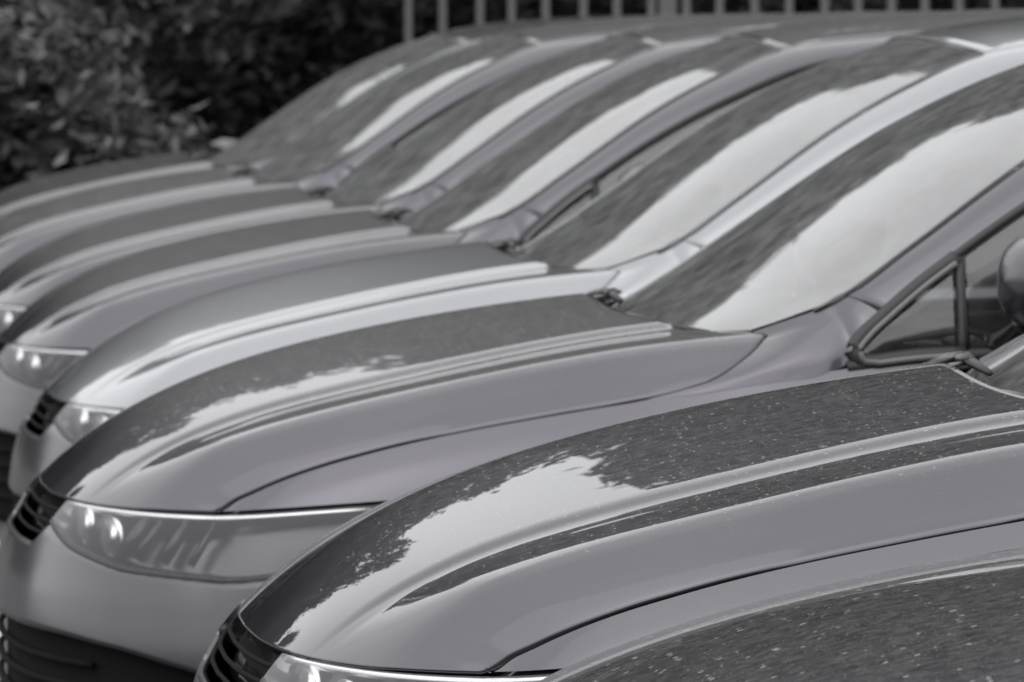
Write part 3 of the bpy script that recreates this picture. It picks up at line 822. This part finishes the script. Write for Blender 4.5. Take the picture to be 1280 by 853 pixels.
# ------------------------------------------------------------------ foliage
def leafmat(name, lo, hi):
    m, t, b = mat(name); N, L = t.nodes, t.links
    at = N.new('ShaderNodeNewGeometry')
    r = N.new('ShaderNodeValToRGB'); r.color_ramp.elements[0].color = (*lo, 1); r.color_ramp.elements[1].color = (*hi, 1)
    L.new(at.outputs['Random Per Island'], r.inputs['Fac']); L.new(r.outputs[0], b.inputs['Base Color'])
    b.inputs['Roughness'].default_value = .8
    b.inputs['Specular IOR Level'].default_value = .2
    tl = N.new('ShaderNodeBsdfTranslucent'); L.new(r.outputs[0], tl.inputs[0])
    ms = N.new('ShaderNodeMixShader'); ms.inputs[0].default_value = .2
    L.new(b.outputs[0], ms.inputs[1]); L.new(tl.outputs[0], ms.inputs[2]); L.new(ms.outputs[0], N['Material Output'].inputs['Surface'])
    return m
M['leaf'] = leafmat('tree_leaf', (.034, .035, .033), (.046, .047, .045))
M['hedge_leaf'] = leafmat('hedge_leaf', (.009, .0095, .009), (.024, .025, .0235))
M['shrub_leaf'] = leafmat('shrub_leaf', (.018, .019, .018), (.21, .212, .206))
M['bark'] = simple('bark', (.07, .065, .06), .9, noise=.4, nscale=20)

def leaves(rs, centres, dirs, size, per, spread, droop=.3):
    """small folded leaves scattered round each twig centre"""
    n = len(centres) * per
    c = np.repeat(centres, per, 0) + rs.normal(0, 1, (n, 3)) * spread
    c[:, 2] -= droop * (np.linalg.norm(c[:, :2] - np.repeat(centres, per, 0)[:, :2], axis=1))
    a = rs.normal(0, 1, (n, 3)) + np.repeat(dirs, per, 0) * 1.2; a[:, 2] *= .5; a /= np.linalg.norm(a, axis=1, keepdims=True)
    b = np.cross(a, rs.normal(0, .45, (n, 3)) + (0, 0, 1.)); b /= np.linalg.norm(b, axis=1, keepdims=True)
    nn = np.cross(a, b)
    s = size * rs.uniform(.6, 1.3, (n, 1))
    v = np.stack([c - a * s * .5, c + b * s * .27 + nn * s * .05, c + a * s * .5 - nn * s * .08, c - b * s * .27 + nn * s * .05], 1).reshape(-1, 3)
    f = [(4 * i, 4 * i + 1, 4 * i + 2, 4 * i + 3) for i in range(n)]
    return v, f

def limb(mb, p0, p1, r0, r1, rs, n=6, wob=.1):
    p0 = np.array(p0, float); p1 = np.array(p1, float); L_ = np.linalg.norm(p1 - p0)
    pts = [p0 + (p1 - p0) * t + rs.normal(0, wob * L_ * .12, 3) * math.sin(math.pi * t) for t in np.linspace(0, 1, n)]
    mb.tube(pts, list(np.linspace(r0, r1, n)), 8); return pts

def crown_mesh(seed, h, rad, base, nclump, per, size, leafm):
    rs = np.random.RandomState(seed)
    tr = MB(); limb(tr, (0, 0, -.1), (rs.uniform(-.3, .3), rs.uniform(-.3, .3), h * .72), .17 * h / 8, .05, rs, 10)
    cs, ds = [], []
    nl = 13
    for k in range(nl):
        t = rs.uniform(.0, 1); z = base + (h - base) * (.06 + .88 * t)
        rr = rad * math.sin(math.pi * min(.96, .30 + .62 * t)) * rs.uniform(.6, 1.05)
        an = k * 2.4 + rs.uniform(-.4, .4)
        e = np.array((rr * math.cos(an), rr * math.sin(an), z))
        limb(tr, (0, 0, max(.6, z - rr * .7)), e, .05 * h / 8, .015, rs, 6)
        lob = rad * rs.uniform(.34, .48)
        m_ = nclump // nl
        d = rs.normal(0, 1, (m_, 3)); d /= np.linalg.norm(d, axis=1, keepdims=True)
        r_ = rs.uniform(.25, 1, (m_, 1)) ** .5
        cs.append(e + d * r_ * lob * (1, 1, .75)); ds.append(d)
    cs = np.concatenate(cs); ds = np.concatenate(ds)
    v, f = leaves(rs, cs, ds, size, per, size * .5, .25)
    lm = MB(); lm.add(v, f)
    return tr.mesh('trunk', M['bark']), lm.mesh('crown', leafm, False)

def plant(name, label, cat_, group, meshes, loc, rz, sc, cname='crown', tname='trunk'):
    o = empty(name, loc, rz); o.scale = sc; tag(o, label, cat_, group)
    t = bpy.data.objects.new(tname, meshes[0]); COL.objects.link(t); t.parent = o
    c = bpy.data.objects.new(cname, meshes[1]); COL.objects.link(c); c.parent = o
    return o

TM = [crown_mesh(11, 9.0, 3.3, .5, 3000, 14, .23, M['leaf']), crown_mesh(23, 8.2, 3.0, .4, 3000, 14, .22, M['leaf']), crown_mesh(37, 9.6, 3.5, .6, 3000, 14, .235, M['leaf'])]
rng = random.Random(8)
k = 0
for row, (yy, st) in enumerate(((58.0, 5.6), (64.0, 6.0), (70.0, 6.4))):
    for i in range(11 if row == 0 else 10):
        x = -34 + i * st + rng.uniform(-1, 1) + row * 2.5
        hgt = float(np.interp(x, [-24, -19, -14, -11, -9, -6, -3, 0], [11.0, 12.5, 16.6, 16.8, 18.8, 20.2, 20.9, 22.5])) * rng.uniform(.97, 1.03) + row * 1.5
        s_ = hgt / 9.0
        plant('tree', 'dark leafy tree standing far behind the fence', 'tree', 'trees far behind the fence', TM[k % 3],
              (x, yy + rng.uniform(-1, 1), 0), rng.uniform(0, 6.28), (s_, s_, s_))
        k += 1
s_ = 23.0 / 9.0
plant('tree', 'tallest tree, far behind the fence and left of the others', 'tree', None, TM[2], (-16.6, 57, 0), 2.0, (s_ * .60, s_ * .60, s_))
s_ = 17.0 / 9.0  # added tree: its reflection keeps the nearest car's bonnet dark
plant('tree', 'single tall tree standing nearer than the others, right of centre behind the fence', 'tree', None, TM[0], (2.4, 42, 0), 1.0, (s_ * .85, s_ * .85, s_))
# hedge added behind the fence, very dark leaves to blacken the view between pickets
rs = np.random.RandomState(3)
hd = empty('hedge', (6.0, 33.2, 0)); tag(hd, 'dark dense hedge added to blacken the view behind the picket fence', 'hedge')
hn = 4200
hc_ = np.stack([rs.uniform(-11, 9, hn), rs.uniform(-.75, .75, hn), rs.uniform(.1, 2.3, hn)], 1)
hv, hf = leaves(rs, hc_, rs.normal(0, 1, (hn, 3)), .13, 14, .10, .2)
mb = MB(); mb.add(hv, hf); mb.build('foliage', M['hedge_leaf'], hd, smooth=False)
mb = MB()
for k in range(26): limb(mb, (-10.8 + k * .78, 0, 0), (-10.8 + k * .78 + rs.uniform(-.2, .2), rs.uniform(-.2, .2), 2.0), .04, .012, rs, 5)
mb.build('stem', M['bark'], hd)

def shrub_mesh(seed, h, rad, ntw):
    rs = np.random.RandomState(seed); tr = MB(); allc, alld = [], []
    lobes = []
    for j in range(44):
        an = j * 2.399; z = h * (.10 + .86 * ((j * .618) % 1)); r_ = rad * rs.uniform(.35, 1.05) * math.sqrt(max(.15, 1 - (z / h - .5) ** 2 * 2.4))
        lobes.append(np.array((r_ * math.cos(an), r_ * math.sin(an), z)))
    for i in range(ntw):
        lb = lobes[i % len(lobes)]
        d_ = rs.normal(0, 1, 3); d_ /= np.linalg.norm(d_)
        e = lb + d_ * rs.uniform(.3, 1) * np.array((.25, .25, .17))
        root_ = e * (.35, .35, .62) + rs.normal(0, .05, 3)
        if i % 7 == 0: limb(tr, (e[0] * .3, e[1] * .3, 0), (root_[0], root_[1], min(root_[2], .65)), .011, .005, rs, 5)
        dr = (e - root_); L_ = np.linalg.norm(dr); dr /= L_
        for q in np.linspace(.25, 1, 4):                  # the twig arches over and droops
            allc.append(root_ + dr * L_ * q + np.array((0, 0, -.13 * q * q + .06 * q))); alld.append(dr)
    v, f = leaves(rs, np.array(allc), np.array(alld), .115, 12, .06, .6)
    lm = MB(); lm.add(v, f)
    return tr.mesh('stem', M['bark']), lm.mesh('foliage', M['shrub_leaf'], False)
SM = [shrub_mesh(5, 3.0, 1.25, 430), shrub_mesh(9, 2.8, 1.15, 380)]
for (x, y, rz, s_, i, lab) in ((-1.72, 27.4, .3, 1.0, 0, 'bushy shrub nearest the fence end, right edge of the leafy mass'),
                              (-3.0, 26.9, 2.1, 1.05, 1, 'bushy shrub at the left edge of the picture'),
                              (-2.3, 28.9, 4.0, 1.25, 0, 'taller shrub half hidden behind two leafy ones')):
    plant('shrub', lab, 'shrub', 'shrubs beyond the row of cars', SM[i], (x, y, 0), rz, (s_, s_, s_), 'foliage', 'stem')
